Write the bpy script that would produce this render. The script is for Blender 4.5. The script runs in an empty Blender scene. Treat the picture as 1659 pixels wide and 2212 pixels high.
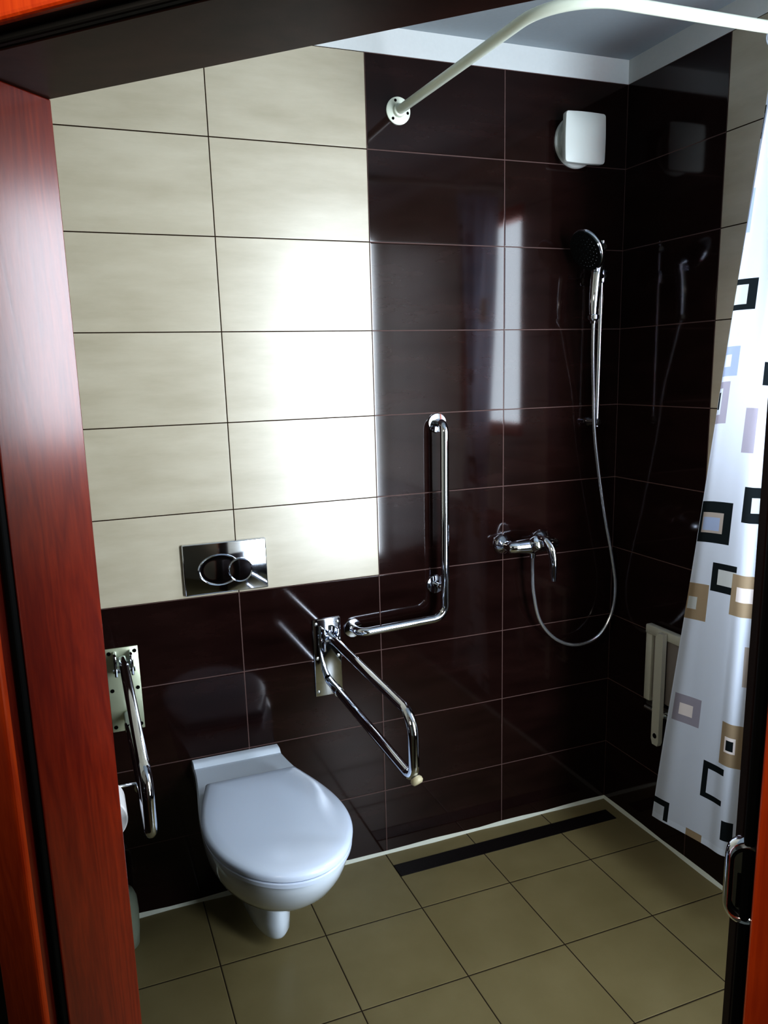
import bpy, bmesh, math, random
from mathutils import Vector, Matrix

random.seed(4)
SC = bpy.context.scene
COL = SC.collection
PI = math.pi
Z0 = 0.0167                      # tile rows were measured from a datum this far under the floor

# ------------------------------------------------------------------ helpers
def link(name, bm, mat, parent=None, smooth=False, recalc=True, auto=None):
    if recalc:
        bmesh.ops.recalc_face_normals(bm, faces=bm.faces[:])
    me = bpy.data.meshes.new(name)
    bm.to_mesh(me); bm.free()
    if smooth or auto:
        for p in me.polygons: p.use_smooth = True
    if auto:
        me.set_sharp_from_angle(angle=math.radians(auto))
    o = bpy.data.objects.new(name, me)
    if mat: me.materials.append(mat)
    COL.objects.link(o)
    if parent is not None:
        o.parent = parent
        o.matrix_parent_inverse = Matrix.Translation(-parent.location)
    return o

def thing(name, label, cat, loc=(0, 0, 0), group=None, kind=None):
    o = bpy.data.objects.new(name, None); COL.objects.link(o)
    o.empty_display_size = 0.05
    o.location = loc
    if label: o['label'] = label
    if cat: o['category'] = cat
    if group: o['group'] = group
    if kind: o['kind'] = kind
    return o

def struct(o, label=None, cat=None):
    o['kind'] = 'structure'
    if label: o['label'] = label
    if cat: o['category'] = cat
    return o

def box(bm, x0, x1, y0, y1, z0, z1, bevel=0, seg=2, M=None):
    vs = [bm.verts.new((x, y, z)) for x in (x0, x1) for y in (y0, y1) for z in (z0, z1)]
    f = [(0,1,3,2),(4,6,7,5),(0,4,5,1),(2,3,7,6),(0,2,6,4),(1,5,7,3)]
    fs = [bm.faces.new([vs[i] for i in q]) for q in f]
    if bevel:
        es = list({e for g in fs for e in g.edges})
        r = bmesh.ops.bevel(bm, geom=es, offset=bevel, segments=seg, affect='EDGES', profile=0.5)
        vs = list({v for g in r['faces'] for v in g.verts} | {v for v in vs if v.is_valid})
    if M is not None:
        bmesh.ops.transform(bm, matrix=M, verts=[v for v in vs if v.is_valid])
    return bm

def fillet(pts, rad, n=8):
    """round the corners of a polyline; rad = one radius or a list"""
    pts = [Vector(p) for p in pts]
    out = [pts[0]]
    for i in range(1, len(pts) - 1):
        r = rad[i-1] if isinstance(rad, (list, tuple)) else rad
        a, b, c = pts[i-1], pts[i], pts[i+1]
        d1 = (a - b).normalized(); d2 = (c - b).normalized()
        ang = d1.angle(d2)
        if r <= 0 or ang > PI - 0.02:
            out.append(b); continue
        t = r / math.tan(ang / 2)
        cen = b + (d1 + d2).normalized() * (r / math.sin(ang / 2))
        p1 = b + d1 * t; p2 = b + d2 * t
        v1 = p1 - cen; v2 = p2 - cen
        ax = v1.cross(v2).normalized(); tot = v1.angle(v2)
        for k in range(n + 1):
            out.append(cen + Matrix.Rotation(tot * k / n, 3, ax) @ v1)
    out.append(pts[-1])
    return out

def catmull(pts, n=8):
    P = [Vector(p) for p in pts]; P = [2*P[0]-P[1]] + P + [2*P[-1]-P[-2]]
    out = []
    for i in range(1, len(P)-2):
        for k in range(n):
            t = k / n; a, b, c, d = P[i-1:i+3]
            out.append(0.5*((2*b)+(c-a)*t+(2*a-5*b+4*c-d)*t*t+(3*b-a-3*c+d)*t*t*t))
    out.append(P[-2]); return out

def tube(bm, pts, r, n=20, cap=True, sy=1.0):
    """sweep a circle (or ellipse) along pts; r = radius or per-point list"""
    pts = [Vector(p) for p in pts]
    m = len(pts); rr = r if isinstance(r, (list, tuple)) else [r] * m
    T = []
    for i in range(m):
        a = pts[max(i-1, 0)]; b = pts[min(i+1, m-1)]
        T.append((b - a).normalized())
    up = Vector((0, 0, 1)) if abs(T[0].z) < 0.9 else Vector((0, 1, 0))
    N = (up - T[0] * up.dot(T[0])).normalized()
    rings = []
    for i in range(m):
        if i:
            N = (N - T[i] * N.dot(T[i])).normalized()
        B = T[i].cross(N)
        rings.append([bm.verts.new(pts[i] + (N * math.cos(2*PI*k/n) + B * sy * math.sin(2*PI*k/n)) * rr[i]) for k in range(n)])
    for i in range(m - 1):
        for k in range(n):
            bm.faces.new((rings[i][k], rings[i][(k+1) % n], rings[i+1][(k+1) % n], rings[i+1][k]))
    if cap:
        bm.faces.new(rings[0]); bm.faces.new(rings[-1][::-1])
    return bm

def lathe(bm, prof, origin, axis, n=32, sx=1.0, ref=None):
    """revolve (radius, height) pairs around axis"""
    axis = Vector(axis).normalized(); origin = Vector(origin)
    ref = Vector(ref) if ref else (Vector((0, 0, 1)) if abs(axis.z) < 0.9 else Vector((1, 0, 0)))
    A = (ref - axis * ref.dot(axis)).normalized(); B = axis.cross(A)
    rings = []
    for r, h in prof:
        if r < 1e-6: rings.append([bm.verts.new(origin + axis * h)])
        else: rings.append([bm.verts.new(origin + axis * h + (A * math.cos(2*PI*k/n) + B * sx * math.sin(2*PI*k/n)) * r) for k in range(n)])
    for a, b in zip(rings, rings[1:]):
        for k in range(n):
            k2 = (k + 1) % n
            if len(a) == 1 and len(b) == 1: continue
            if len(a) == 1: bm.faces.new((a[0], b[k2], b[k]))
            elif len(b) == 1: bm.faces.new((a[k], a[k2], b[0]))
            else: bm.faces.new((a[k], a[k2], b[k2], b[k]))
    if len(rings[0]) > 1: bm.faces.new(rings[0][::-1])
    if len(rings[-1]) > 1: bm.faces.new(rings[-1])
    return bm

def loft(bm, loops, cap0=True, cap1=True):
    R = [[bm.verts.new(p) for p in L] for L in loops]
    n = len(R[0])
    for a, b in zip(R, R[1:]):
        for k in range(n):
            bm.faces.new((a[k], a[(k+1) % n], b[(k+1) % n], b[k]))
    if cap0: bm.faces.new(R[0][::-1])
    if cap1: bm.faces.new(R[-1])
    return bm

# ------------------------------------------------------------------ materials
def newmat(name):
    m = bpy.data.materials.new(name); m.use_nodes = True
    nt = m.node_tree; b = nt.nodes['Principled BSDF']
    return m, nt, b

def simple(name, col, rough=0.4, metal=0.0, spec=0.5, coat=0.0, bump=0.0, bscale=60.0, var=0.0):
    m, nt, b = newmat(name)
    b.inputs['Base Color'].default_value = (*col, 1)
    b.inputs['Roughness'].default_value = rough
    b.inputs['Metallic'].default_value = metal
    b.inputs['Specular IOR Level'].default_value = spec
    b.inputs['Coat Weight'].default_value = coat
    b.inputs['Coat Roughness'].default_value = 0.08
    tc = nt.nodes.new('ShaderNodeTexCoord')
    nz = nt.nodes.new('ShaderNodeTexNoise'); nz.inputs['Scale'].default_value = bscale
    nz.inputs['Detail'].default_value = 3
    nt.links.new(tc.outputs['Object'], nz.inputs['Vector'])
    if bump:
        bp = nt.nodes.new('ShaderNodeBump'); bp.inputs['Strength'].default_value = bump
        bp.inputs['Distance'].default_value = 0.002
        nt.links.new(nz.outputs['Fac'], bp.inputs['Height'])
        nt.links.new(bp.outputs['Normal'], b.inputs['Normal'])
    if var:
        mx = nt.nodes.new('ShaderNodeMix'); mx.data_type = 'RGBA'
        mx.inputs['A'].default_value = (*[c*(1-var) for c in col], 1)
        mx.inputs['B'].default_value = (*[min(1, c*(1+var)) for c in col], 1)
        nt.links.new(nz.outputs['Fac'], mx.inputs['Factor'])
        nt.links.new(mx.outputs['Result'], b.inputs['Base Color'])
    return m

class G:
    """tiny node-maths helper"""
    def __init__(s, nt): s.nt = nt
    def m(s, op, a, b=None, c=None):
        n = s.nt.nodes.new('ShaderNodeMath'); n.operation = op
        for i, v in enumerate((a, b, c)):
            if v is None: continue
            if isinstance(v, (int, float)): n.inputs[i].default_value = v
            else: s.nt.links.new(v, n.inputs[i])
        return n.outputs[0]
    def mix(s, f, a, b):
        n = s.nt.nodes.new('ShaderNodeMix'); n.data_type = 'RGBA'
        for k, v in (('Factor', f), ('A', a), ('B', b)):
            if isinstance(v, tuple): n.inputs[k].default_value = (*v, 1)
            elif isinstance(v, (int, float)): n.inputs[k].default_value = v
            else: s.nt.links.new(v, n.inputs[k])
        return n.outputs['Result']
    def mixf(s, f, a, b):
        return s.m('ADD', s.m('MULTIPLY', b, f), s.m('MULTIPLY', a, s.m('SUBTRACT', 1.0, f)))

BEIGE_A = (0.41, 0.365, 0.275); BEIGE_B = (0.51, 0.465, 0.370)
DARK_A = (0.0135, 0.0054, 0.0047); DARK_B = (0.028, 0.0125, 0.0110)

def tile_wall(name, udir, u0, tw, dark_u):
    """glossy 45x25 wall tiles. u = dot(P, udir) - u0 ; dark where u > dark_u (None: never) or under the 1 m line"""
    m, nt, b = newmat(name); g = G(nt)
    geo = nt.nodes.new('ShaderNodeNewGeometry')
    dot = nt.nodes.new('ShaderNodeVectorMath'); dot.operation = 'DOT_PRODUCT'
    nt.links.new(geo.outputs['Position'], dot.inputs[0]); dot.inputs[1].default_value = udir
    u = g.m('SUBTRACT', dot.outputs['Value'], u0)
    sep = nt.nodes.new('ShaderNodeSeparateXYZ'); nt.links.new(geo.outputs['Position'], sep.inputs[0])
    v = g.m('ADD', sep.outputs['Z'], Z0)
    dk = g.m('LESS_THAN', v, 1.0)
    if dark_u is not None:
        dk = g.m('MAXIMUM', dk, g.m('GREATER_THAN', u, dark_u))
    # distance to the nearest joint
    cell_u = g.m('DIVIDE', u, tw); cell_v = g.m('DIVIDE', v, 0.25)
    du = g.m('MULTIPLY', g.m('PINGPONG', cell_u, 0.5), tw)
    dv = g.m('MULTIPLY', g.m('PINGPONG', cell_v, 0.5), 0.25)
    d = g.m('MINIMUM', du, dv)
    gr = g.m('LESS_THAN', d, 0.0015)
    # per-tile offset and streaky cloud
    fu = g.m('FLOOR', cell_u); fv = g.m('FLOOR', cell_v)
    comb = nt.nodes.new('ShaderNodeCombineXYZ')
    nt.links.new(g.m('ADD', g.m('MULTIPLY', u, 2.0), g.m('MULTIPLY', fu, 3.7)), comb.inputs[0])
    nt.links.new(g.m('ADD', g.m('MULTIPLY', v, 9.0), g.m('MULTIPLY', fv, 5.3)), comb.inputs[2])
    nz = nt.nodes.new('ShaderNodeTexNoise'); nz.inputs['Scale'].default_value = 1.6
    nz.inputs['Detail'].default_value = 6; nz.inputs['Roughness'].default_value = 0.6
    nt.links.new(comb.outputs[0], nz.inputs['Vector'])
    ramp = nt.nodes.new('ShaderNodeMapRange'); ramp.inputs[1].default_value = 0.3; ramp.inputs[2].default_value = 0.7
    nt.links.new(nz.outputs['Fac'], ramp.inputs[0]); f = ramp.outputs[0]
    beige = g.mix(f, BEIGE_A, BEIGE_B); dark = g.mix(f, DARK_A, DARK_B)
    tile = g.mix(dk, beige, dark)
    grout = g.mix(dk, (0.035, 0.022, 0.014), (0.14, 0.095, 0.088))
    col = g.mix(gr, tile, grout)
    nt.links.new(col, b.inputs['Base Color'])
    rough = g.mixf(dk, 0.29, 0.075)
    rough = g.mixf(gr, rough, 0.95)
    nt.links.new(rough, b.inputs['Roughness'])
    nt.links.new(g.mixf(gr, g.mixf(dk, 0.85, 0.5), 0.1), b.inputs['Specular IOR Level'])
    # slight waviness, sunk joints
    n2 = nt.nodes.new('ShaderNodeTexNoise'); n2.inputs['Scale'].default_value = 4.0; n2.inputs['Detail'].default_value = 1
    nt.links.new(geo.outputs['Position'], n2.inputs['Vector'])
    joint = nt.nodes.new('ShaderNodeMapRange'); joint.inputs[1].default_value = 0.001; joint.inputs[2].default_value = 0.004
    nt.links.new(d, joint.inputs[0])
    h = g.m('ADD', g.m('MULTIPLY', n2.outputs['Fac'], 0.22), g.m('MULTIPLY', joint.outputs[0], 0.12))
    bp = nt.nodes.new('ShaderNodeBump'); bp.inputs['Strength'].default_value = 0.35; bp.inputs['Distance'].default_value = 0.002
    nt.links.new(h, bp.inputs['Height']); nt.links.new(bp.outputs['Normal'], b.inputs['Normal'])
    return m

def floor_mat():
    m, nt, b = newmat('floor_tiles'); g = G(nt)
    geo = nt.nodes.new('ShaderNodeNewGeometry')
    sep = nt.nodes.new('ShaderNodeSeparateXYZ'); nt.links.new(geo.outputs['Position'], sep.inputs[0])
    S = 0.3086
    cu = g.m('DIVIDE', g.m('SUBTRACT', sep.outputs['X'], 0.130), S)
    cv = g.m('DIVIDE', g.m('ADD', sep.outputs['Y'], 0.312), S)
    d = g.m('MINIMUM', g.m('MULTIPLY', g.m('PINGPONG', cu, 0.5), S), g.m('MULTIPLY', g.m('PINGPONG', cv, 0.5), S))
    gr = g.m('LESS_THAN', d, 0.0016)
    comb = nt.nodes.new('ShaderNodeCombineXYZ')
    nt.links.new(g.m('ADD', sep.outputs['X'], g.m('MULTIPLY', g.m('FLOOR', cu), 2.3)), comb.inputs[0])
    nt.links.new(g.m('ADD', sep.outputs['Y'], g.m('MULTIPLY', g.m('FLOOR', cv), 4.1)), comb.inputs[1])
    nz = nt.nodes.new('ShaderNodeTexNoise'); nz.inputs['Scale'].default_value = 6; nz.inputs['Detail'].default_value = 8
    nt.links.new(comb.outputs[0], nz.inputs['Vector'])
    tile = g.mix(nz.outputs['Fac'], (0.215, 0.178, 0.088), (0.32, 0.272, 0.155))
    col = g.mix(gr, tile, (0.03, 0.018, 0.008))
    nt.links.new(col, b.inputs['Base Color'])
    nt.links.new(g.mixf(gr, 0.36, 0.8), b.inputs['Roughness'])
    joint = nt.nodes.new('ShaderNodeMapRange'); joint.inputs[1].default_value = 0.001; joint.inputs[2].default_value = 0.004
    nt.links.new(d, joint.inputs[0])
    bp = nt.nodes.new('ShaderNodeBump'); bp.inputs['Strength'].default_value = 0.4; bp.inputs['Distance'].default_value = 0.002
    nt.links.new(joint.outputs[0], bp.inputs['Height']); nt.links.new(bp.outputs['Normal'], b.inputs['Normal'])
    return m

def wood_mat(name, a, c, along='z', rough=0.28):
    m, nt, b = newmat(name); g = G(nt)
    tc = nt.nodes.new('ShaderNodeTexCoord')
    mp = nt.nodes.new('ShaderNodeMapping')
    mp.inputs['Scale'].default_value = (9, 9, 0.9) if along == 'z' else (1.2, 1.2, 12)
    nt.links.new(tc.outputs['Object'], mp.inputs['Vector'])
    wv = nt.nodes.new('ShaderNodeTexNoise'); wv.inputs['Scale'].default_value = 1.3
    wv.inputs['Detail'].default_value = 5; wv.inputs['Distortion'].default_value = 1.6
    nt.links.new(mp.outputs[0], wv.inputs['Vector'])
    rings = g.m('PINGPONG', g.m('MULTIPLY', wv.outputs['Fac'], 7.0), 0.5)
    fine = nt.nodes.new('ShaderNodeTexNoise'); fine.inputs['Scale'].default_value = 22; fine.inputs['Detail'].default_value = 4
    nt.links.new(mp.outputs[0], fine.inputs['Vector'])
    f = g.m('ADD', g.m('MULTIPLY', rings, 0.9), g.m('MULTIPLY', g.m('SUBTRACT', fine.outputs['Fac'], 0.35), 0.9))
    f2 = nt.nodes.new('ShaderNodeClamp'); nt.links.new(f, f2.inputs[0])
    nt.links.new(g.mix(f2.outputs[0], a, c), b.inputs['Base Color'])
    b.inputs['Roughness'].default_value = rough
    b.inputs['Coat Weight'].default_value = 0.25; b.inputs['Coat Roughness'].default_value = 0.2
    bp = nt.nodes.new('ShaderNodeBump'); bp.inputs['Strength'].default_value = 0.08; bp.inputs['Distance'].default_value = 0.001
    nt.links.new(f2.outputs[0], bp.inputs['Height']); nt.links.new(bp.outputs['Normal'], b.inputs['Normal'])
    return m

M_CHROME = simple('chrome', (0.74, 0.78, 0.86), rough=0.07, metal=1.0, bump=0.02, bscale=30)
M_STEEL = simple('brushed_steel', (0.72, 0.74, 0.72), rough=0.28, metal=1.0, bump=0.03, bscale=80)
M_DULL = simple('dull_plate', (0.62, 0.66, 0.50), rough=0.35, metal=0.6, bump=0.02, bscale=40)
M_CERAMIC = simple('white_ceramic', (0.72, 0.79, 0.88), rough=0.08, coat=0.3)
M_PLASTIC = simple('white_plastic', (0.68, 0.76, 0.90), rough=0.22, bump=0.01, bscale=10)
M_FAN = simple('fan_plastic', (0.70, 0.73, 0.70), rough=0.45)
M_RODWHITE = simple('painted_rod', (0.72, 0.76, 0.66), rough=0.3, bump=0.02, bscale=20)
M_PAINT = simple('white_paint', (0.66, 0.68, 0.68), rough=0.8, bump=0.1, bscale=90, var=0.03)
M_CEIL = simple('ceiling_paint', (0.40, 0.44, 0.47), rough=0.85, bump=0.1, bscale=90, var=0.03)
M_CAULK = simple('white_caulk', (0.62, 0.64, 0.56), rough=0.5, bump=0.3, bscale=120)
M_BLACK = simple('black_rubber', (0.004, 0.004, 0.004), rough=0.55, spec=0.2, bump=0.05)
M_HOLE = simple('dark_recess', (0.004, 0.003, 0.002), rough=0.9, spec=0.1)
M_DRAIN = simple('drain_grate', (0.014, 0.010, 0.010), rough=0.4, bump=0.4, bscale=300)
M_SEATPL = simple('seat_plastic', (0.55, 0.56, 0.50), rough=0.4, bump=0.02)
M_SEATDIM = simple('seat_slat', (0.24, 0.22, 0.21), rough=0.5)
M_PAPER = simple('tissue', (0.82, 0.80, 0.80), rough=0.95, bump=0.3, bscale=150)
M_BRUSHPOT = simple('grey_pot', (0.28, 0.31, 0.25), rough=0.4)
M_HOSE = simple('hose_metal', (0.60, 0.62, 0.66), rough=0.22, metal=0.85)
M_SHFACE = simple('handset_face', (0.012, 0.018, 0.018), rough=0.12, coat=0.5)
M_CAP = simple('cream_cap', (0.42, 0.38, 0.26), rough=0.5)
M_HALL = simple('hall_plaster', (0.45, 0.42, 0.36), rough=0.9, bump=0.1, var=0.05)
M_JAMB = wood_mat('red_pine', (0.14, 0.009, 0.002), (0.27, 0.030, 0.005), rough=.3)
M_JAMB.node_tree.nodes['Principled BSDF'].inputs['Coat Weight'].default_value = 0.9
M_JAMB.node_tree.nodes['Principled BSDF'].inputs['Coat Roughness'].default_value = 0.2
M_CASING = wood_mat('orange_pine', (0.50, 0.055, 0.006), (0.74, 0.120, 0.014), rough=0.35)
M_SHADEW = wood_mat('shaded_pine', (0.010, 0.003, 0.002), (0.022, 0.006, 0.004))  # right jamb: its shadow is put into the wood colour
M_SHADEW.node_tree.nodes['Principled BSDF'].inputs['Coat Weight'].default_value = 0
M_SHADEW.node_tree.nodes['Principled BSDF'].inputs['Roughness'].default_value = .7
M_SHADEW.node_tree.nodes['Principled BSDF'].inputs['Specular IOR Level'].default_value = .15
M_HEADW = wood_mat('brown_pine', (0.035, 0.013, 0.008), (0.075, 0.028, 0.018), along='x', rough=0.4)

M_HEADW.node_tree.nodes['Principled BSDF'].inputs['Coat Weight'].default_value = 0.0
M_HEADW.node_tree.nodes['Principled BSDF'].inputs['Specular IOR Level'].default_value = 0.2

# ------------------------------------------------------------------ room shell
TW = 0.447; XR = 1.341; XL = -0.82; ZT = 2.50 - Z0; ZC = 2.57 - Z0; T = 0.12
P = Vector((-0.399, -0.989, 0.0))
A_ = math.radians(134.5)
U = Vector((math.sin(A_), math.cos(A_), 0.0))             # along the doorway wall
N = Vector((U.y, -U.x, 0.0))                              # towards the hall
W = 0.940; HEAD = 2.0
def dw(a, d, z=0.0): return P + U * a + N * d + Vector((0, 0, z))
MD = Matrix(((U.x, N.x, 0, P.x), (U.y, N.y, 0, P.y), (0, 0, 1, 0), (0, 0, 0, 1)))   # (along, depth, z) -> world

bm = bmesh.new(); box(bm, XL - T, XR + T, 0, T, -0.05, ZC + 0.05)
struct(link('wall_back', bm, tile_wall('tiles_back', (1, 0, 0), 0.0, TW, TW)))

VY0, VY1, VZ0, VZ1 = -1.19, -0.625, 1.33, 2.26          # window behind the curtain
bm = bmesh.new()
box(bm, XR, XR + T, -2.80, VY0, -0.05, ZC + 0.05); box(bm, XR, XR + T, VY1, 0, -0.05, ZC + 0.05)
box(bm, XR, XR + T, VY0, VY1, -0.05, VZ0); box(bm, XR, XR + T, VY0, VY1, VZ1, ZC + 0.05)
struct(link('wall_right', bm, tile_wall('tiles_right', (0, 1, 0), -0.432, TW, 0.0)))

bm = bmesh.new(); box(bm, XL - T, XL, -0.575, 0, -0.05, ZC + 0.05)
struct(link('wall_left', bm, tile_wall('tiles_left', (0, 1, 0), 0.0, TW, None)))

# doorway wall (diagonal), a hole for the door
a0 = (XL + 0.02 - P.x) / U.x; a1 = (XR - P.x) / U.x
bm = bmesh.new()
FR = 0.03
box(bm, a0, -FR, 0.004, 0.178, -0.05, ZC + 0.05, M=MD)
WA0, WA1, WZ0, WZ1 = 1.74, 2.43, 0.48, 2.38       # window opening (along the wall, height)
box(bm, W + FR, WA0, 0.004, 0.178, -0.05, ZC + 0.05, M=MD)
box(bm, WA1, a1 + 0.1, 0.004, 0.178, -0.05, ZC + 0.05, M=MD)
box(bm, WA0, WA1, 0.004, 0.178, -0.05, WZ0, M=MD); box(bm, WA0, WA1, 0.004, 0.178, WZ1, ZC + 0.05, M=MD)
box(bm, -FR, W + FR, 0.004, 0.178, HEAD + FR, ZC + 0.05, M=MD)
struct(link('wall_front', bm, tile_wall('tiles_front', tuple(U), P.dot(U), TW, None)))

bm = bmesh.new(); box(bm, 1.38, 1.46, 0.178, 1.9, -0.05, ZC + 0.05, M=MD)  # unseen wall added to keep the window lamp's light out of the hall
struct(link('wall_hall_added', bm, M_HALL))
bm = bmesh.new(); box(bm, -3.2, XR + T, -4.2, T, -0.06, 0.0)
struct(link('floor', bm, floor_mat()))
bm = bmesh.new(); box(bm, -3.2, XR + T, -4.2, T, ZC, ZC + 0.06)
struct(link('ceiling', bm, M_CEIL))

# white painted band above the tiles, pale sealant at the floor edge
bm = bmesh.new(); box(bm, XL, XR, -0.002, 0.0, ZT, ZC); struct(link('trim_1', bm, M_PAINT))
bm = bmesh.new(); box(bm, XR - 0.002, XR, -2.69, 0.0, ZT, ZC); struct(link('trim_2', bm, M_PAINT))
def quarter(bm, p0, p1, inward, r=0.009):
    p0 = Vector(p0); p1 = Vector(p1); inward = Vector(inward)
    L = 24; rows = []
    for i in range(L + 1):
        c = p0.lerp(p1, i / L); rr = r * (1 + 0.18 * math.sin(i * 1.7) + 0.1 * math.sin(i * 4.1))
        rows.append([c, c + inward * rr, c + inward * rr * 0.55 + Vector((0, 0, rr * 0.45)), c + Vector((0, 0, rr))])
    loft(bm, rows)
bm = bmesh.new(); quarter(bm, (XL, 0, 0), (XR, 0, 0), (0, -1, 0)); struct(link('baseboard_back', bm, M_CAULK))
bm = bmesh.new(); quarter(bm, (XR, -2.6, 0), (XR, 0, 0), (-1, 0, 0)); struct(link('baseboard_right', bm, M_CAULK))

# ------------------------------------------------------------------ window in the right wall
win = thing('window_1', None, None, tuple(dw((WA0 + WA1) / 2, .1, WZ0)), kind='structure')
bm = bmesh.new()
e = 0.045
for q in ((WA0, WA0 + e, .09, .14, WZ0, WZ1), (WA1 - e, WA1, .09, .14, WZ0, WZ1), (WA0, WA1, .09, .14, WZ0, WZ0 + e), (WA0, WA1, .09, .14, WZ1 - e, WZ1)):
    box(bm, *q, bevel=0.004, M=MD)
link('window_frame', bm, M_PLASTIC, win)
mg, nt, b = newmat('window_glass')
nt.nodes.remove(b)
out = nt.nodes['Material Output']; tr = nt.nodes.new('ShaderNodeBsdfTransparent'); gl = nt.nodes.new('ShaderNodeBsdfGlossy')
gl.inputs['Roughness'].default_value = 0.02
mxs = nt.nodes.new('ShaderNodeMixShader'); mxs.inputs[0].default_value = .06
nt.links.new(tr.outputs[0], mxs.inputs[1]); nt.links.new(gl.outputs[0], mxs.inputs[2])
nt.links.new(mxs.outputs[0], out.inputs['Surface'])
bm = bmesh.new(); box(bm, WA0 + 0.04, WA1 - 0.04, .113, .117, WZ0 + 0.04, WZ1 - 0.04, M=MD)
link('pane', bm, mg, win)

win2 = thing('window_2', None, None, (XR, (VY0 + VY1) / 2, VZ0), kind='structure')
bm = bmesh.new()
for q in ((VY0, VY0 + .05, VZ0, VZ1), (VY1 - .05, VY1, VZ0, VZ1), (VY0 + .05, VY1 - .05, VZ0, VZ0 + .05), (VY0 + .05, VY1 - .05, VZ1 - .05, VZ1)):
    box(bm, XR + .015, XR + .07, *q, bevel=.004)
link('window_frame', bm, M_CASING, win2)
bm = bmesh.new(); box(bm, XR + .043, XR + .047, VY0 + .045, VY1 - .045, VZ0 + .045, VZ1 - .045)
link('pane', bm, mg, win2)

# ------------------------------------------------------------------ door frame
door = thing('door_1', 'glossy red-brown wooden door frame around the open doorway', 'door frame', tuple(dw(W / 2, 0.1)), kind='structure')
ST = 0.158; CD = 0.196; RB = 0.012        # stop depth, casing face depth, rebate width
def jamb(a_in, sgn):
    bm = bmesh.new()
    a, b2 = sorted((a_in, a_in + sgn * 0.034)); box(bm, a, b2, 0.0, ST, 0, HEAD + (0 if sgn < 0 else 0), bevel=0.002, M=MD)
    a, b2 = sorted((a_in + sgn * RB, a_in + sgn * 0.034)); box(bm, a, b2, ST, CD - 0.012, 0, HEAD + RB, M=MD)
    return bm
def shear_left(bm):                                           # the left side of the frame is sheared to meet its image coordinates
    for v in bm.verts: v.co -= U * (.0075 * (HEAD - v.co.z))
    return bm
link('door_jamb', shear_left(jamb(0.0, -1)), M_JAMB, door)
link('door_jamb', jamb(W, 1), M_SHADEW, door)
bm = bmesh.new()
box(bm, -0.034, W + 0.034, 0.0, ST, HEAD, HEAD + 0.034, bevel=0.002, M=MD)
box(bm, -0.034, W + 0.034, ST, CD - 0.012, HEAD + RB, HEAD + 0.034, M=MD)
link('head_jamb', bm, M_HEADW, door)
def casing(a_in, sgn):
    bm = bmesh.new(); cw = 0.082
    a, b2 = sorted((a_in + sgn * RB, a_in + sgn * (RB + cw)))
    box(bm, a, b2, CD - 0.018, CD, 0, HEAD + RB + cw, bevel=0.006, seg=3, M=MD); return bm
link('casing', shear_left(casing(0.0, -1)), M_CASING, door)
link('casing', casing(W, 1), M_CASING, door)
bm = bmesh.new(); box(bm, -RB - 0.0, W + RB, CD - 0.018, CD, HEAD + RB, HEAD + RB + 0.082, bevel=0.006, seg=3, M=MD)
link('casing', bm, M_CASING, door)
# rubber seal strips lying in the rebate
bm = bmesh.new()
box(bm, -RB, -0.0015, ST, ST + 0.012, 0, HEAD, bevel=0.003, M=MD); shear_left(bm)
box(bm, W + 0.0015, W + RB, ST, ST + 0.012, 0, HEAD, bevel=0.003, M=MD)
box(bm, -RB, W + RB, ST, ST + 0.012, HEAD + 0.0015, HEAD + RB, bevel=0.003, M=MD)
link('rubber_seal', bm, M_BLACK, door)
# strike plate
def pill(w, h, y, cx, cz, n=14):
    L = []
    for k in range(n + 1): t = PI * k / n; L.append((cx + w * math.cos(t), y, cz + h + w * math.sin(t)))
    for k in range(n + 1): t = PI + PI * k / n; L.append((cx + w * math.cos(t), y, cz - h + w * math.sin(t)))
    return L
sc_, sz_ = 0.947, 1.106
bm = bmesh.new()
loft(bm, [pill(.0205, .026, .152, sc_, sz_), pill(.0215, .026, .160, sc_, sz_), pill(.0195, .026, .168, sc_, sz_),
          pill(.0165, .026, .171, sc_, sz_), pill(.0135, .024, .169, sc_, sz_), pill(.0125, .022, .163, sc_, sz_)])
bmesh.ops.transform(bm, matrix=MD, verts=bm.verts)
sp = link('strike_plate', bm, M_CHROME, door, auto=50)
bm = bmesh.new(); box(bm, sc_ - .009, sc_ + .009, .1625, .1645, sz_ - .030, sz_ + .008, bevel=.0008, M=MD)
h = link('latch_hole', bm, M_HOLE); h.parent = sp; h.matrix_parent_inverse = sp.matrix_basis.inverted()

# ------------------------------------------------------------------ toilet
def outline(hw, front, bh, z, ymf=0.58, back=0.0, n=24, shear=0.045, x0=-0.045, sh=1.0):
    """closed loop: wall end (y=back) to a rounded front"""
    ym = back + (front - back) * ymf
    R = []
    for k in range(n + 1):                     # straight flank, widening smoothly
        t = k / n; y = back + (ym - back) * t
        s = t * t * (3 - 2 * t)
        R.append((bh + (hw - bh) * (s ** sh), y))
    for k in range(1, n + 1):
        a = PI / 2 * k / n
        R.append((hw * math.cos(a), ym + (front - ym) * math.sin(a)))
    L = [(x, y) for x, y in R] + [(-x, y) for x, y in R[-2::-1]]
    return [Vector((x + x0 - y * shear, y, z)) for x, y in L]
toilet = thing('toilet', 'white wall-hung toilet with closed lid on the dark tiled wall', 'toilet', (-0.045, 0, 0))
bm = bmesh.new()
lv = [(.040, -.312, .030, .046), (.052, -.334, .040, .051), (.057, -.344, .044, .066), (.058, -.348, .048, .100), (.056, -.348, .050, .150), (.058, -.350, .066, .205),
      (.072, -.385, .080, .222), (.100, -.455, .100, .248), (.128, -.530, .112, .282), (.150, -.592, .120, .322), (.165, -.640, .126, .362), (.174, -.673, .130, .400),
      (.178, -.692, .132, .430), (.180, -.700, .134, .453), (.178, -.700, .134, .461), (.172, -.692, .130, .465)]
loft(bm, [outline(a, f, bh, z) for a, f, bh, z in lv])
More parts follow.
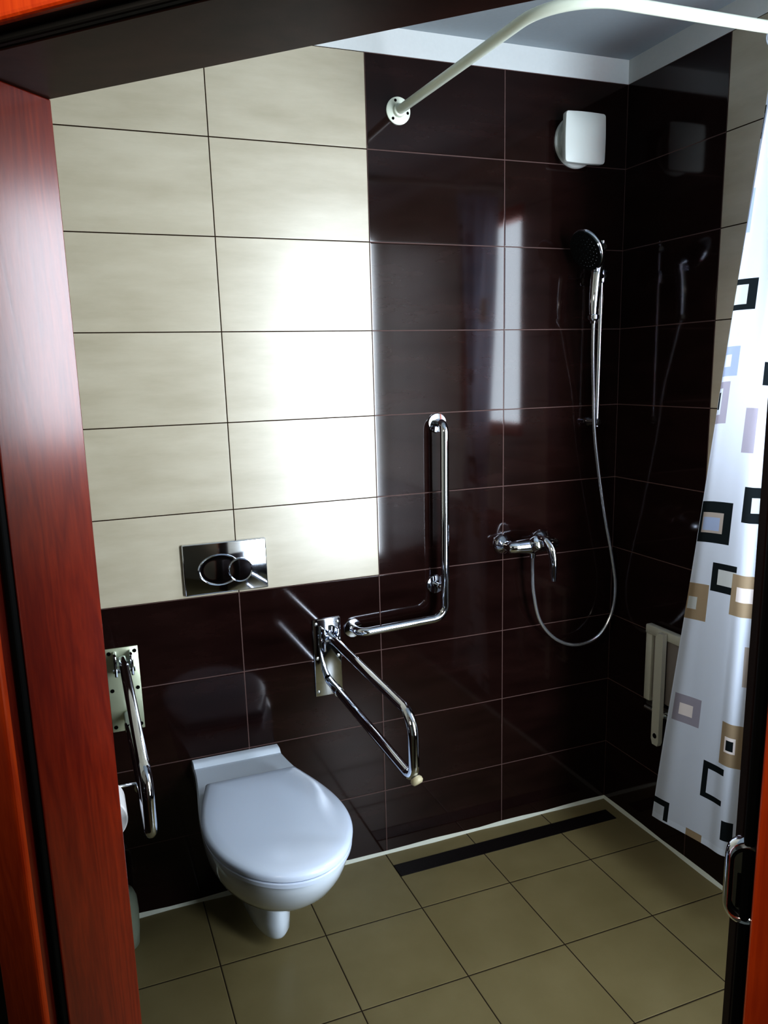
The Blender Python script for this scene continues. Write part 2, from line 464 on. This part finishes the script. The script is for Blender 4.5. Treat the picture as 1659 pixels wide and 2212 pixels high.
for v in bm.verts:                                      # the trap under the pan sits a little to the right
    if v.co.z < .215: v.co.x += .018 * min(1, (.215 - v.co.z) / .02) * min(1, -v.co.y / .2)
# raised rear ledge of the china
rows = []
for y, z in ((0, .478), (-.018, .478), (-.026, .475), (-.036, .4655), (-.036, .455), (0, .455)):
    rows.append((y, z))
L = []
for x in (-.178, -.176, .087, .089):
    dz = -.003 if abs(x + .0445) > .133 else 0
    L.append([Vector((x - y * .04, y, z + (dz if z > .46 else 0))) for y, z in rows])
loft(bm, L)
link('bowl', bm, M_CERAMIC, toilet, auto=35)
bm = bmesh.new()
def ol(inset, z, fr=-.716, hw=.182, back=-.205, bh=.128):
    return outline(hw - inset, fr + inset, max(bh - inset, .01), z, ymf=.50, back=back - inset, shear=.036, sh=.55)
loft(bm, [ol(.006, .466), ol(.002, .468), ol(.001, .478), ol(.004, .481)])
link('seat', bm, M_PLASTIC, toilet, auto=40)
bm = bmesh.new()
def dome(inset, z0, k):
    L = ol(inset, 0); out = []
    for p in L:
        f = 0
        out.append(Vector((p.x, p.y, z0)))
    return out
loft(bm, [ol(.004, .4835), ol(.0, .4855), ol(-.001, .495), ol(.003, .501), ol(.012, .505), ol(.035, .508), ol(.07, .510), ol(.11, .511)])
link('lid', bm, M_PLASTIC, toilet, auto=40)
# ------------------------------------------------------------------ flush plate
fx0, fx1, fz0, fz1 = -.157, .087, .992, 1.143
fcz = 1.062
fl = thing('flush_plate', 'chrome dual flush plate with round buttons on the wall above the toilet', 'flush plate', (-.035, 0, fz0))
bm = bmesh.new(); box(bm, fx0, fx1, -.013, .002, fz0, fz1, bevel=.0035, seg=3); link('plate', bm, M_CHROME, fl, auto=40)
def ellbutton(cx, cz, a, bb, y0, prof, name, parent, mat=M_CHROME):
    bm = bmesh.new()
    lathe(bm, [(r, h) for r, h in prof], (cx, y0, cz), (0, -1, 0), n=48)
    for v in bm.verts:
        v.co.x = cx + (v.co.x - cx) * a; v.co.z = cz + (v.co.z - cz) * bb
    return link(name, bm, mat, parent, auto=40)
rim = [(1.00, 0), (1.00, .002), (.97, .0045), (.93, .0035), (.91, .0015), (.86, .001), (.6, .0022), (.3, .003), (0, .0033)]
ellbutton(-.054, fcz, .063, .047, -.0125, rim, 'large_button', fl)
ellbutton(.006, fcz - .006, .036, .036, -.0155, [(1, -.003), (1, .003), (.96, .0055), (.91, .0045), (.88, .0025), (.6, .003), (.3, .0034), (0, .0036)], 'small_button', fl)

# ------------------------------------------------------------------ grab rail (L shaped)
def flange(bm, c, axis, r=.031, t=.006):
    lathe(bm, [(r, 0), (r, t*.5), (r*.93, t), (r*.55, t*1.25), (0, t*1.3)], c, axis, n=36)
gr = thing('grab_rail', 'L-shaped chrome grab rail fixed upright on the dark brown tiles', 'grab rail', (.50, 0, .82))
bm = bmesh.new(); rb = .0135; yy = -.062
pts = fillet([(.657, -.004, 1.452), (.652, yy, 1.452), (.648, yy, .834), (.358, yy, .822), (.352, -.004, .822)], [.028, .045, .028], 10)
tube(bm, pts, rb, 24); link('rail', bm, M_CHROME, gr, auto=50)
for c in ((.655, 0, 1.452), (.352, 0, .822), (.642, 0, .930)):
    bm = bmesh.new(); flange(bm, c, (0, -1, 0)); link('flange', bm, M_CHROME, gr, auto=40)
bm = bmesh.new(); tube(bm, [(.642, -.005, .930), (.648, yy, .930)], .009, 16); link('stay', bm, M_CHROME, gr, smooth=True)

# ------------------------------------------------------------------ fold-down support rails
def fold_rail(cx, label, plate_mat, plx, bumper=False, drop=0.0):
    t = thing('fold_down_rail', label, 'support rail', (cx, 0, .61), group='chrome fold-down support rails either side of the toilet')
    bm = bmesh.new(); box(bm, plx - .045, plx + .045, -.006, 0, .613, .866, bevel=.002); pl = link('wall_plate', bm, plate_mat, t, auto=40)
    for sx in (-.035, .035):
        for z in (.628, .740, .852):
            bm = bmesh.new(); lathe(bm, [(.0055, 0), (.0055, .0015), (.003, .003), (0, .003)], (plx + sx, -.006, z), (0, -1, 0), n=14)
            s = link('screw', bm, M_HOLE if plate_mat is M_DULL else M_STEEL, t, auto=40); s.parent = pl; s.matrix_parent_inverse = pl.matrix_parent_inverse.copy()
            s.matrix_parent_inverse = Matrix.Translation(-t.location)
            s.matrix_parent_inverse = (Matrix.Translation(Vector(t.location)) @ Matrix.Translation(-Vector(t.location))).inverted()
    bm = bmesh.new()
    box(bm, cx - .026, cx - .018, -.055, -.004, .775 + drop * .5, .845 + drop * .3, bevel=.003)
    box(bm, cx + .018, cx + .026, -.055, -.004, .775 + drop * .5, .845 + drop * .3, bevel=.003)
    tube(bm, [(cx - .030, -.036, .808), (cx + .030, -.036, .808)], .007, 16)
    link('hinge_bracket', bm, M_CHROME, t, auto=40)
    zt, zb, ye = .817 - drop * .5, .651, -.680
    bm = bmesh.new()
    pts = fillet([(cx, -.030, zt + drop), (cx, ye, zt), (cx, ye, zb), (cx, -.014, zb + .012)], [.055, .040], 12)
    tube(bm, pts, .0132, 24); link('rail', bm, M_CHROME, t, auto=50)
    bm = bmesh.new(); lathe(bm, [(.0155, 0), (.0155, .035), (.0132, .036)], (cx, -.11, zb + .010), (0, 1, 0), n=24); link('collar', bm, M_CHROME, t, auto=40)
    if bumper:
        bm = bmesh.new(); lathe(bm, [(.012, 0), (.0155, .005), (.0155, .012), (.011, .017), (0, .018)], (cx + .003, ye + .002, zb + .006), (.25, -.65, -.7), n=24)
        link('end_bumper', bm, M_CAP, t, auto=50)
    return t
fold_rail(.265, 'chrome fold-down support rail between the toilet and the shower, cream bumper at its tip', M_CHROME, .265, True)
fold_rail(-.345, 'chrome fold-down support rail left of the toilet, next to the door jamb', M_DULL, -.346, drop=.04)

# toilet paper
rp = thing('toilet_roll', 'white toilet paper roll half hidden behind the left door jamb', 'toilet paper', (-.437, -.5, .60))
def roll(r0, r1, x, y0, y1, z):
    bm = bmesh.new(); n = 48; loops = []
    for r, y in ((r0, y0), (r1 - .003, y0), (r1, y0 - .003), (r1, y1 + .003), (r1 - .003, y1), (r0, y1)):
        loops.append([Vector((x + r * math.cos(2*PI*k/n), y, z + r * math.sin(2*PI*k/n))) for k in range(n)])
    loops.append(loops[0]); loft(bm, loops, False, False); bmesh.ops.remove_doubles(bm, verts=bm.verts, dist=1e-5); return bm
RX, RZ = -.440, .642
link('paper', roll(.021, .054, RX, -.45, -.55, RZ), M_PAPER, rp, auto=40)
link('cardboard_core', roll(.018, .0208, RX, -.449, -.551, RZ), simple('cardboard', (.30, .22, .14), .9), rp, auto=40)
hd = thing('roll_holder', 'thin chrome wire roll holder hooked on the left support rail', 'roll holder', (RX, -.5, RZ))
bm = bmesh.new()
tube(bm, fillet([(RX, -.57, RZ + .0145), (RX, -.425, RZ + .0145), (-.345, -.425, RZ + .0145)], [.015], 8), .004, 12)
link('arm', bm, M_CHROME, hd, smooth=True)
bm = bmesh.new(); lathe(bm, [(.0175, -.008), (.0175, .008)], (-.345, -.425, .648), (0, 1, 0), n=20); link('clip', bm, M_CHROME, hd, auto=40)

# toilet brush pot
bp_ = thing('brush_holder', 'grey rounded toilet brush holder on the floor at the left door jamb', 'toilet brush', (-.425, -.115, 0))
bm = bmesh.new(); lathe(bm, [(.040, 0), (.046, .004), (.050, .05), (.052, .11), (.050, .15), (.042, .172), (.022, .182), (.014, .184), (0, .184)], (-.425, -.115, 0), (0, 0, 1), n=36)
link('pot', bm, M_BRUSHPOT, bp_, smooth=True)
bm = bmesh.new(); lathe(bm, [(.010, .180), (.009, .30), (.012, .36), (.010, .385), (0, .388)], (-.425, -.115, 0), (0, 0, 1), n=20)
link('handle', bm, M_PLASTIC, bp_, smooth=True)

# ------------------------------------------------------------------ shower
# mixer
mx = thing('shower_mixer', 'chrome single-lever shower mixer on the dark tiles, hose below', 'mixer tap', (.97, 0, 1.04))
for x in (.895, 1.045):
    bm = bmesh.new(); lathe(bm, [(.036, 0), (.036, .004), (.030, .016), (.021, .026), (.017, .034), (0, .034)], (x, 0, 1.038), (0, -1, 0), n=36)
    link('escutcheon', bm, M_CHROME, mx, auto=40)
bm = bmesh.new()
tube(bm, [(.892, -.03, 1.038), (.897, -.060, 1.038)], .015, 20)
tube(bm, [(1.048, -.03, 1.038), (1.043, -.060, 1.038)], .015, 20)
tube(bm, [(.876, -.066, 1.038), (.882, -.066, 1.038), (.91, -.067, 1.038), (.95, -.070, 1.038), (.97, -.072, 1.038), (.99, -.070, 1.038), (1.03, -.067, 1.038), (1.058, -.066, 1.038), (1.064, -.066, 1.038)],
     [.012, .018, .022, .026, .028, .026, .022, .018, .012], 28)
lathe(bm, [(.027, 0), (.027, .025), (.024, .036), (.014, .042), (0, .043)], (.97, -.080, 1.042), (0, -.75, .45), n=32)
tube(bm, [(.972, -.062, 1.020), (.972, -.062, .995)], [.013, .010], 20)
link('body', bm, M_CHROME, mx, auto=40)
bm = bmesh.new()
pts = catmull([(.968, -.105, 1.066), (.972, -.135, 1.066), (.978, -.160, 1.045), (.980, -.172, 1.010), (.980, -.175, .965), (.980, -.178, .940)], 6)
rr = [.014 + .004 * math.sin(i / (len(pts)-1) * PI) - (.006 * i / (len(pts)-1)) for i in range(len(pts))]
tube(bm, pts, rr, 20, sy=.75); link('lever', bm, M_CHROME, mx, auto=60)

# slide bar
sb = thing('shower_bar', 'slim chrome riser bar on the dark tiles carrying the hand shower', 'shower bar', (1.23, 0, 1.42))
bm = bmesh.new(); tube(bm, [(1.230, -.042, 2.005), (1.226, -.042, 1.415)], .009, 20); link('bar', bm, M_CHROME, sb, auto=50)
for z in (1.985, 1.430):
    bm = bmesh.new(); lathe(bm, [(.018, 0), (.018, .010), (.012, .020), (.0125, .050), (.010, .054), (0, .055)], (1.229 if z > 1.9 else 1.226, 0, z), (0, -1, 0), n=24)
    link('bracket', bm, M_CHROME, sb, auto=40)
bm = bmesh.new()
lathe(bm, [(.016, -.02), (.018, -.016), (.018, .016), (.016, .02)], (1.2285, -.042, 1.895), (0, 0, 1), n=24)
tube(bm, [(1.222, -.050, 1.895), (1.190, -.080, 1.893)], [.010, .012], 16)
link('slider', bm, M_CHROME, sb, auto=40)

# hand shower
hs = thing('hand_shower', 'round chrome hand shower with dark face at the top of the riser bar', 'hand shower', (1.17, -.09, 1.78))
nrm = Vector((-.88, -.10, -.46)).normalized()
hc = Vector((1.128, -.100, 1.965))
bm = bmesh.new()
lathe(bm, [(.060, .006), (.065, .003), (.067, -.003), (.062, -.012), (.046, -.024), (.026, -.033), (0, -.037)], hc, nrm, n=48)
hp = [(1.168, -.090, 1.772), (1.168, -.090, 1.80), (1.171, -.090, 1.85), (1.176, -.089, 1.90), (1.182, -.088, 1.93), tuple(hc - nrm * .018 + Vector((.020, .004, -.030)))]
pts = catmull(hp, 6); k = len(pts) - 1
tube(bm, pts, [.0125 + .0055 * math.sin(min(1, i / k * 1.3) * PI * .6) for i in range(k + 1)], 20)
link('body', bm, M_CHROME, hs, auto=50)
bm = bmesh.new()
lathe(bm, [(.0640, .0035), (.0625, .0070), (.040, .0080), (.022, .0085), (0, .0088)], hc, nrm, n=48)
fc = link('spray_face', bm, M_SHFACE, hs, auto=40)
A1 = (Vector((0, 0, 1)) - nrm * nrm.z).normalized(); B1 = nrm.cross(A1)
bm = bmesh.new()
for ring, cnt in ((.012, 6), (.024, 12), (.036, 18), (.048, 24)):
    for i in range(cnt):
        c = hc + nrm * .0078 + (A1 * math.cos(2*PI*i/cnt) + B1 * math.sin(2*PI*i/cnt)) * ring
        lathe(bm, [(.0016, 0), (.0012, .002), (0, .0022)], c, nrm, n=6)
nz = link('nozzles', bm, M_SHFACE, hs)
bm = bmesh.new(); lathe(bm, [(.010, 0), (.0170, .004), (.0170, .016), (.011, .022), (.009, .030), (0, .030)], (1.1685, -.090, 1.776), (0, 0, -1), n=12)
link('swivel_nut', bm, M_CHROME, hs, auto=30)

# hose
bm = bmesh.new()
hpts = catmull([(1.1685, -.090, 1.752), (1.180, -.075, 1.66), (1.199, -.058, 1.53), (1.215, -.052, 1.37), (1.260, -.050, 1.131), (1.300, -.050, .963), (1.320, -.050, .843),
                (1.304, -.050, .743), (1.249, -.050, .673), (1.162, -.050, .656), (1.076, -.050, .691), (1.009, -.054, .768), (.980, -.058, .870), (.973, -.061, .950), (.972, -.062, 1.000)], 10)
tube(bm, hpts, .0062, 12)
hose = link('shower_hose', bm, M_HOSE, smooth=True)
hose['label'] = 'thin silver shower hose hanging in a deep U-loop from mixer to hand shower'; hose['category'] = 'hose'

# ------------------------------------------------------------------ extractor fan
fan = thing('extractor_fan', 'white square extractor fan cover high on the dark tiles in the corner', 'fan', (1.146, 0, 2.30))
bm = bmesh.new(); lathe(bm, [(.077, 0), (.077, .006), (.074, .010), (.062, .012), (.060, .040), (0, .040)], (1.146, 0, 2.300), (0, -1, 0), n=56)
link('round_base', bm, M_FAN, fan, auto=40)
bm = bmesh.new()
def rsq(h, y, r, bulge=0.0, cx=1.146, cz=2.300, n=8):
    L = []
    for sx, sz, a0_ in ((1, 1, 0), (-1, 1, PI/2), (-1, -1, PI), (1, -1, 1.5*PI)):
        for k in range(n + 1):
            a = a0_ + PI/2*k/n
            x = sx*(h - r) + r*math.cos(a); z = sz*(h - r) + r*math.sin(a)
            L.append([x, z])
        # bulged side between this corner and the next
        nx = {0: (-1, 1), PI/2: (-1, -1), PI: (1, -1), 1.5*PI: (1, 1)}[a0_]
        p = L[-1][:]
        a = a0_ + PI/2
        q = [nx[0]*(h - r) + r*math.cos(a), nx[1]*(h - r) + r*math.sin(a)]
        for k in range(1, n):
            t = k / n; L.append([p[0]+(q[0]-p[0])*t, p[1]+(q[1]-p[1])*t])
    out = []
    for x, z in L:
        bx = 1 + bulge*(1-(z/h)**2)*0.5; bz = 1 + bulge*(1-(x/h)**2)*0.5
        out.append(Vector((cx + x*bx, y, cz + z*bz)))
    return out
loft(bm, [rsq(.066, -.036, .008, .06), rsq(.071, -.038, .008, .06), rsq(.072, -.052, .008, .06), rsq(.071, -.056, .008, .06), rsq(.060, -.0605, .02, .06), rsq(.035, -.064, .02, .06), rsq(.01, -.065, .005, .06)])
link('square_cover', bm, M_FAN, fan, auto=30)

# ------------------------------------------------------------------ shower curtain rod
rod = thing('curtain_rod', 'white curved shower curtain rod running out from the wall under the ceiling', 'curtain rod', (.545, 0, 2.34))
ZR = 2.340
bm = bmesh.new()
tube(bm, fillet([(.545, -.003, ZR), (.574, -.778, ZR), (1.338, -.784, ZR)], [.15], 16), .0125, 24)
link('pole', bm, M_RODWHITE, rod, auto=50)
for c, ax in (((.545, 0, ZR), (0, -1, 0)), ((XR, -.784, ZR), (-1, 0, 0))):
    bm = bmesh.new(); lathe(bm, [(.037, 0), (.037, .004), (.034, .006), (.019, .007), (.017, .016), (.0135, .018)], c, ax, n=36)
    fo = link('flange', bm, M_RODWHITE, rod, auto=40)
    if c[1] == 0:
        for k in range(3):
            a = PI/2 + .35 + 2*PI*k/3
            bm = bmesh.new(); lathe(bm, [(.0042, 0), (.0036, .0015), (0, .0018)], (c[0] + .028*math.cos(a), -.0062, c[2] + .028*math.sin(a)), (0, -1, 0), n=12)
            s = link('screw', bm, M_HOLE); s.parent = fo; s.matrix_parent_inverse = Matrix.Identity(4)

# ------------------------------------------------------------------ shower curtain
TOP = [(1.130, -.800), (1.134, -.784), (1.145, -.775), (1.160, -.792), (1.172, -.810), (1.186, -.792), (1.198, -.770), (1.212, -.790),
       (1.226, -.812), (1.240, -.790), (1.254, -.768), (1.268, -.792), (1.282, -.812), (1.298, -.790), (1.315, -.778)]
BOT = [(1.128, -.515), (1.126, -.560), (1.132, -.615), (1.140, -.670), (1.150, -.722), (1.158, -.765), (1.190, -.800), (1.178, -.850),
       (1.150, -.890), (1.165, -.935), (1.205, -.960), (1.240, -.930), (1.265, -.890), (1.300, -.900), (1.322, -.925)]
ZTOP, ZBOT = 2.305, .255
NS, NV = 300, 620
def dense(pl, n):
    c = catmull([(x, y, 0) for x, y in pl], 20); m_ = len(c) - 1
    out = []
    for i in range(n + 1):
        f = i / n * m_; k = min(int(f), m_ - 1); out.append(c[k].lerp(c[k+1], f - k))
    return out
dT = dense(TOP, NS); dB = dense(BOT, NS)
WID = 0.80                                             # cloth width in metres along u
def cpos(i, v):
    """v 0 at the hem, 1 at the rod"""
    t = v ** 1.08
    p = dB[i].lerp(dT[i], t)
    s = i / NS
    w = .006 * math.sin(9 * s + 5 * v) * math.sin(PI * v)
    hem = ZBOT + .012 * math.sin(7 * s)
    return Vector((p.x + w, p.y, hem + (ZTOP - hem) * v))
# printed nested squares: u0, u1, z0, z1 (metres on the cloth, from the leading edge and the hem), colour; later ones on top
CH = (.022, .028, .032); TA = (.36, .29, .21); TB = (.42, .38, .36); WH = (.62, .68, .80); LG = (.55, .58, .60); PB = (.36, .43, .60); MV = (.37, .36, .44); PK = (.78, .74, .76)
SQ = [(-.02, .179, 1.481, 1.554, CH), (.018, .140, 1.493, 1.541, LG), (.005, .141, 1.323, 1.395, PB), (.035, .105, 1.347, 1.375, WH),
      (-.02, .117, 1.204, 1.309, MV), (-.02, .070, 1.228, 1.293, WH), (.006, .052, 1.240, 1.282, CH),
      (-.02, .012, 1.587, 1.627, CH), (.060, .110, 1.66, 1.76, PB), (.195, .259, 1.131, 1.243, MV), (.229, .400, .952, 1.045, CH), (.285, .352, .979, 1.018, LG),
      (.006, .189, .886, .999, CH), (.040, .158, .911, .968, TB), (.052, .145, .918, .957, PB), (.136, .236, .754, .833, CH), (.160, .236, .774, .818, LG),
      (.000, .131, .661, .767, TA), (.010, .080, .690, .727, LG), (.219, .355, .701, .813, TA), (.245, .336, .741, .780, PK),
      (.030, .152, .344, .430, MV), (.064, .122, .368, .403, PK), (.240, .380, .271, .397, TA), (.259, .306, .311, .356, PK), (.266, .299, .319, .348, CH),
      (.184, .270, .145, .258, CH), (.204, .270, .163, .237, WH), (.000, .080, .008, .073, CH), (.000, .062, .008, .052, WH), (.277, .317, .046, .106, CH),
      (.315, .345, .509, .622, TB), (.272, .330, 1.30, 1.356, CH), (.150, .205, .0, .022, TA), (.43, .53, .60, .70, TA), (.45, .51, .62, .68, WH), (.47, .57, 1.20, 1.30, CH), (.49, .55, 1.22, 1.28, LG),
      (.62, .72, .85, .95, PB), (.60, .70, 1.55, 1.65, TA), (.40, .48, 1.72, 1.80, PB), (.20, .30, 1.82, 1.90, MV), (.03, .10, 1.86, 1.93, CH), (.045, .085, 1.875, 1.915, WH)]
def paint(u, z, act):
    c = WH
    for q in act:
        if q[0] <= u < q[1]: c = q[4]
    return c
def curtain():
    vs = []; cols = []
    for j in range(NV + 1):
        v = j / NV; z = v * (ZTOP - ZBOT)
        for i in range(NS + 1):
            vs.append(cpos(i, v)); 
    fs = []
    for j in range(NV):
        for i in range(NS):
            a = j * (NS + 1) + i; fs.append((a, a + 1, a + NS + 2, a + NS + 1))
    me = bpy.data.meshes.new('shower_curtain'); me.from_pydata([tuple(v) for v in vs], [], fs)
    at = me.color_attributes.new('print', 'FLOAT_COLOR', 'CORNER')
    buf = []
    for j in range(NV):
        z = (j + .5) / NV * (ZTOP - ZBOT)
        act = [q for q in SQ if q[2] <= z < q[3]]
        for i in range(NS):
            c = WH
            if act:
                c = paint((i + .5) / NS * WID, z, act)
            hz = z < .02 or i < 3
            if hz: c = tuple(min(1, k * 1.08) for k in c)
            buf.extend((*c, 1) * 4)
    at.data.foreach_set('color', buf)
    for p in me.polygons: p.use_smooth = True
    m, nt, b = newmat('curtain_cloth')
    nt.nodes.remove(b); out = nt.nodes['Material Output']
    ca = nt.nodes.new('ShaderNodeVertexColor'); ca.layer_name = 'print'
    df = nt.nodes.new('ShaderNodeBsdfDiffuse'); tl = nt.nodes.new('ShaderNodeBsdfTranslucent')
    ms = nt.nodes.new('ShaderNodeMixShader'); ms.inputs[0].default_value = .18
    nt.links.new(ca.outputs[0], df.inputs[0]); nt.links.new(ca.outputs[0], tl.inputs[0])
    nzc = nt.nodes.new('ShaderNodeTexNoise'); nzc.inputs['Scale'].default_value = 300
    bpn = nt.nodes.new('ShaderNodeBump'); bpn.inputs['Strength'].default_value = .1; bpn.inputs['Distance'].default_value = .001
    nt.links.new(nzc.outputs['Fac'], bpn.inputs['Height']); nt.links.new(bpn.outputs[0], df.inputs['Normal'])
    nt.links.new(df.outputs[0], ms.inputs[1]); nt.links.new(tl.outputs[0], ms.inputs[2]); nt.links.new(ms.outputs[0], out.inputs[0])
    me.materials.append(m)
    o = bpy.data.objects.new('shower_curtain', me); COL.objects.link(o)
    o['label'] = 'white translucent shower curtain printed with grey, black and taupe squares'; o['category'] = 'curtain'
    return o
curtain()
for k, i in enumerate((0, 60, 120, 180, 240, 300)):
    p = dT[i]; bm = bmesh.new()
    x = p.x + (.004 if i == 0 else -.004 if i == 300 else 0)
    c = Vector((x, -.784, ZR - .010)); r = .026
    tube(bm, [c + Vector((0, r*math.cos(2*PI*q/28), r*math.sin(2*PI*q/28))) for q in range(29)], .0018, 8, cap=False)
    o = link('curtain_ring', bm, M_PLASTIC, smooth=True)
    o['label'] = 'white plastic curtain ring on the rod at the top of the shower curtain'; o['category'] = 'curtain ring'; o['group'] = 'rings holding the shower curtain'

# ------------------------------------------------------------------ folded shower seat
st = thing('folding_shower_bench', 'folded white shower bench on the dark wall behind the curtain', 'shower bench', (XR, -.42, .42))
bm = bmesh.new()
box(bm, XR - .030, XR - .008, -.262, -.232, .50, .765, bevel=.004)
box(bm, XR - .030, XR - .008, -.60, -.570, .50, .765, bevel=.004)
box(bm, XR - .034, XR - .008, -.60, -.232, .735, .768, bevel=.006)
link('frame', bm, M_SEATPL, st, auto=40)
for i in range(2):
    bm = bmesh.new(); y0 = -.405 - i * .155; box(bm, XR - .028, XR - .014, y0, y0 + .135, .515, .735, bevel=.005); link('slat', bm, M_SEATDIM, st, auto=40)
bm = bmesh.new()
box(bm, XR - .020, XR, -.60, -.235, .478, .500, bevel=.004)
tube(bm, [(XR - .022, -.60, .470), (XR - .022, -.236, .470)], .007, 12)
link('wall_hinge', bm, M_STEEL, st, auto=40)
for y in (-.325, -.530):
    bm = bmesh.new()
    xx = XR - .045
    pr = [(y - .017, .385), (y - .012, .372), (y + .012, .372), (y + .019, .390), (y + .019, .745), (y + .008, .762), (y - .017, .762)]
    loft(bm, [[Vector((xx - .008, a, z)) for a, z in pr], [Vector((xx + .008, a, z)) for a, z in pr]])
    lg = link('leg', bm, M_SEATPL, st, auto=40)
    bm = bmesh.new(); lathe(bm, [(.009, 0), (.008, .0015), (0, .0015)], (xx - .008, y + .001, .405), (-1, 0, 0), n=16)
    s = link('pivot', bm, M_HOLE); s.parent = lg; s.matrix_parent_inverse = Matrix.Identity(4)
    bm = bmesh.new(); box(bm, xx + .006, XR - .018, y - .010, y + .010, .465, .485, bevel=.002); link('link_bar', bm, M_STEEL, st)

# ------------------------------------------------------------------ linear drain
dr = thing('shower_drain', 'long dark linear drain let into the floor tiles along the shower wall', 'drain', (.865, -.11, 0))
bm = bmesh.new()
x0, x1, y0, y1 = .440, 1.290, -.142, -.078
box(bm, x0, x1, y0, y0 + .003, -.004, .0018); box(bm, x0, x1, y1 - .003, y1, -.004, .0018)
box(bm, x0, x0 + .003, y0, y1, -.004, .0018); box(bm, x1 - .003, x1, y0, y1, -.004, .0018)
link('frame', bm, M_DRAIN, dr)
bm = bmesh.new(); box(bm, x0 + .003, x1 - .003, y0 + .003, y1 - .003, -.004, .0010)
for i in range(27):
    xx = x0 + .02 + i * .031
    box(bm, xx, xx + .020, y0 + .010, y1 - .010, .0009, .0014)
link('grate', bm, M_DRAIN, dr)

# ------------------------------------------------------------------ fix nested parents (all meshes are in world space)
bpy.context.view_layer.update()
def fix(o, inv):
    for c in o.children:
        c.matrix_parent_inverse = inv
        fix(c, inv)
for o in list(SC.objects):
    if o.parent is None and o.children:
        inv = Matrix.Translation(-Vector(o.location))
        for c in o.children:
            c.matrix_parent_inverse = inv
            for d in c.children: d.matrix_parent_inverse = Matrix.Identity(4)

# ------------------------------------------------------------------ light
def area(name, loc, target, sx, sy, power, col):
    l = bpy.data.lights.new(name, 'AREA'); l.shape = 'RECTANGLE'; l.size = sx; l.size_y = sy; l.energy = power; l.color = col
    o = bpy.data.objects.new(name, l); COL.objects.link(o); o.location = loc
    o.rotation_euler = (Vector(target) - Vector(loc)).to_track_quat('-Z', 'Y').to_euler(); return o
d1 = area('daylight', (1.12, -2.32, 1.43), (1.12 - .45, -2.32 + .9, 1.43), .40, 1.84, 24, (.82, .91, 1.0))
d1.data.spread = math.radians(115)
area('window_light', tuple(dw((WA0 + WA1) / 2, .165, (WZ0 + WZ1) / 2)), tuple(dw((WA0 + WA1) / 2, -1.0, (WZ0 + WZ1) / 2)), .64, 1.80, 12, (.82, .91, 1.0))
area('sky_light', (XR + .10, (VY0 + VY1) / 2, (VZ0 + VZ1) / 2), (0, (VY0 + VY1) / 2, (VZ0 + VZ1) / 2 - .0), VY1 - VY0 - .04, .88, 17, (.80, .90, 1.0))
h1 = area('hall_light', tuple(dw(.05, 1.5, 2.25)), tuple(dw(.58, .2, 2.0)), .4, .4, 5.5, (1.0, .90, .76))
h1.data.spread = math.radians(95)
w = bpy.data.worlds.new('world'); SC.world = w; w.use_nodes = True
w.node_tree.nodes['Background'].inputs[0].default_value = (.70, .78, .72, 1)
w.node_tree.nodes['Background'].inputs[1].default_value = .12

# ------------------------------------------------------------------ camera
cam = bpy.data.cameras.new('camera'); co = bpy.data.objects.new('camera', cam); COL.objects.link(co)
F, CX, CY, CZ, YAW, PIT, ROL, PX, PY = 1729.2564, -.42376, -2.30276, 1.63247 - Z0, .37253, -.2126, -.02637, 6.15468, 68.39627
fwd = Vector((math.sin(YAW)*math.cos(PIT), math.cos(YAW)*math.cos(PIT), math.sin(PIT)))
right = Vector((math.cos(YAW), -math.sin(YAW), 0)); up = right.cross(fwd)
r2 = right*math.cos(ROL) + up*math.sin(ROL); u2 = -right*math.sin(ROL) + up*math.cos(ROL)
R = Matrix((r2, u2, -fwd)).transposed().to_4x4()
co.matrix_world = Matrix.Translation((CX, CY, CZ)) @ R
cam.sensor_fit = 'HORIZONTAL'; cam.sensor_width = 36; cam.lens = F / 1659 * 36
# shift is measured in units of the larger image side
cam.shift_x = -PX / 1659; cam.shift_y = PY / 1659
cam.clip_start = .02
SC.camera = co
SC.view_settings.view_transform = 'Standard'
SC.view_settings.look = 'High Contrast'
SC.view_settings.exposure = 0.0
SC.cycles.max_bounces = 8
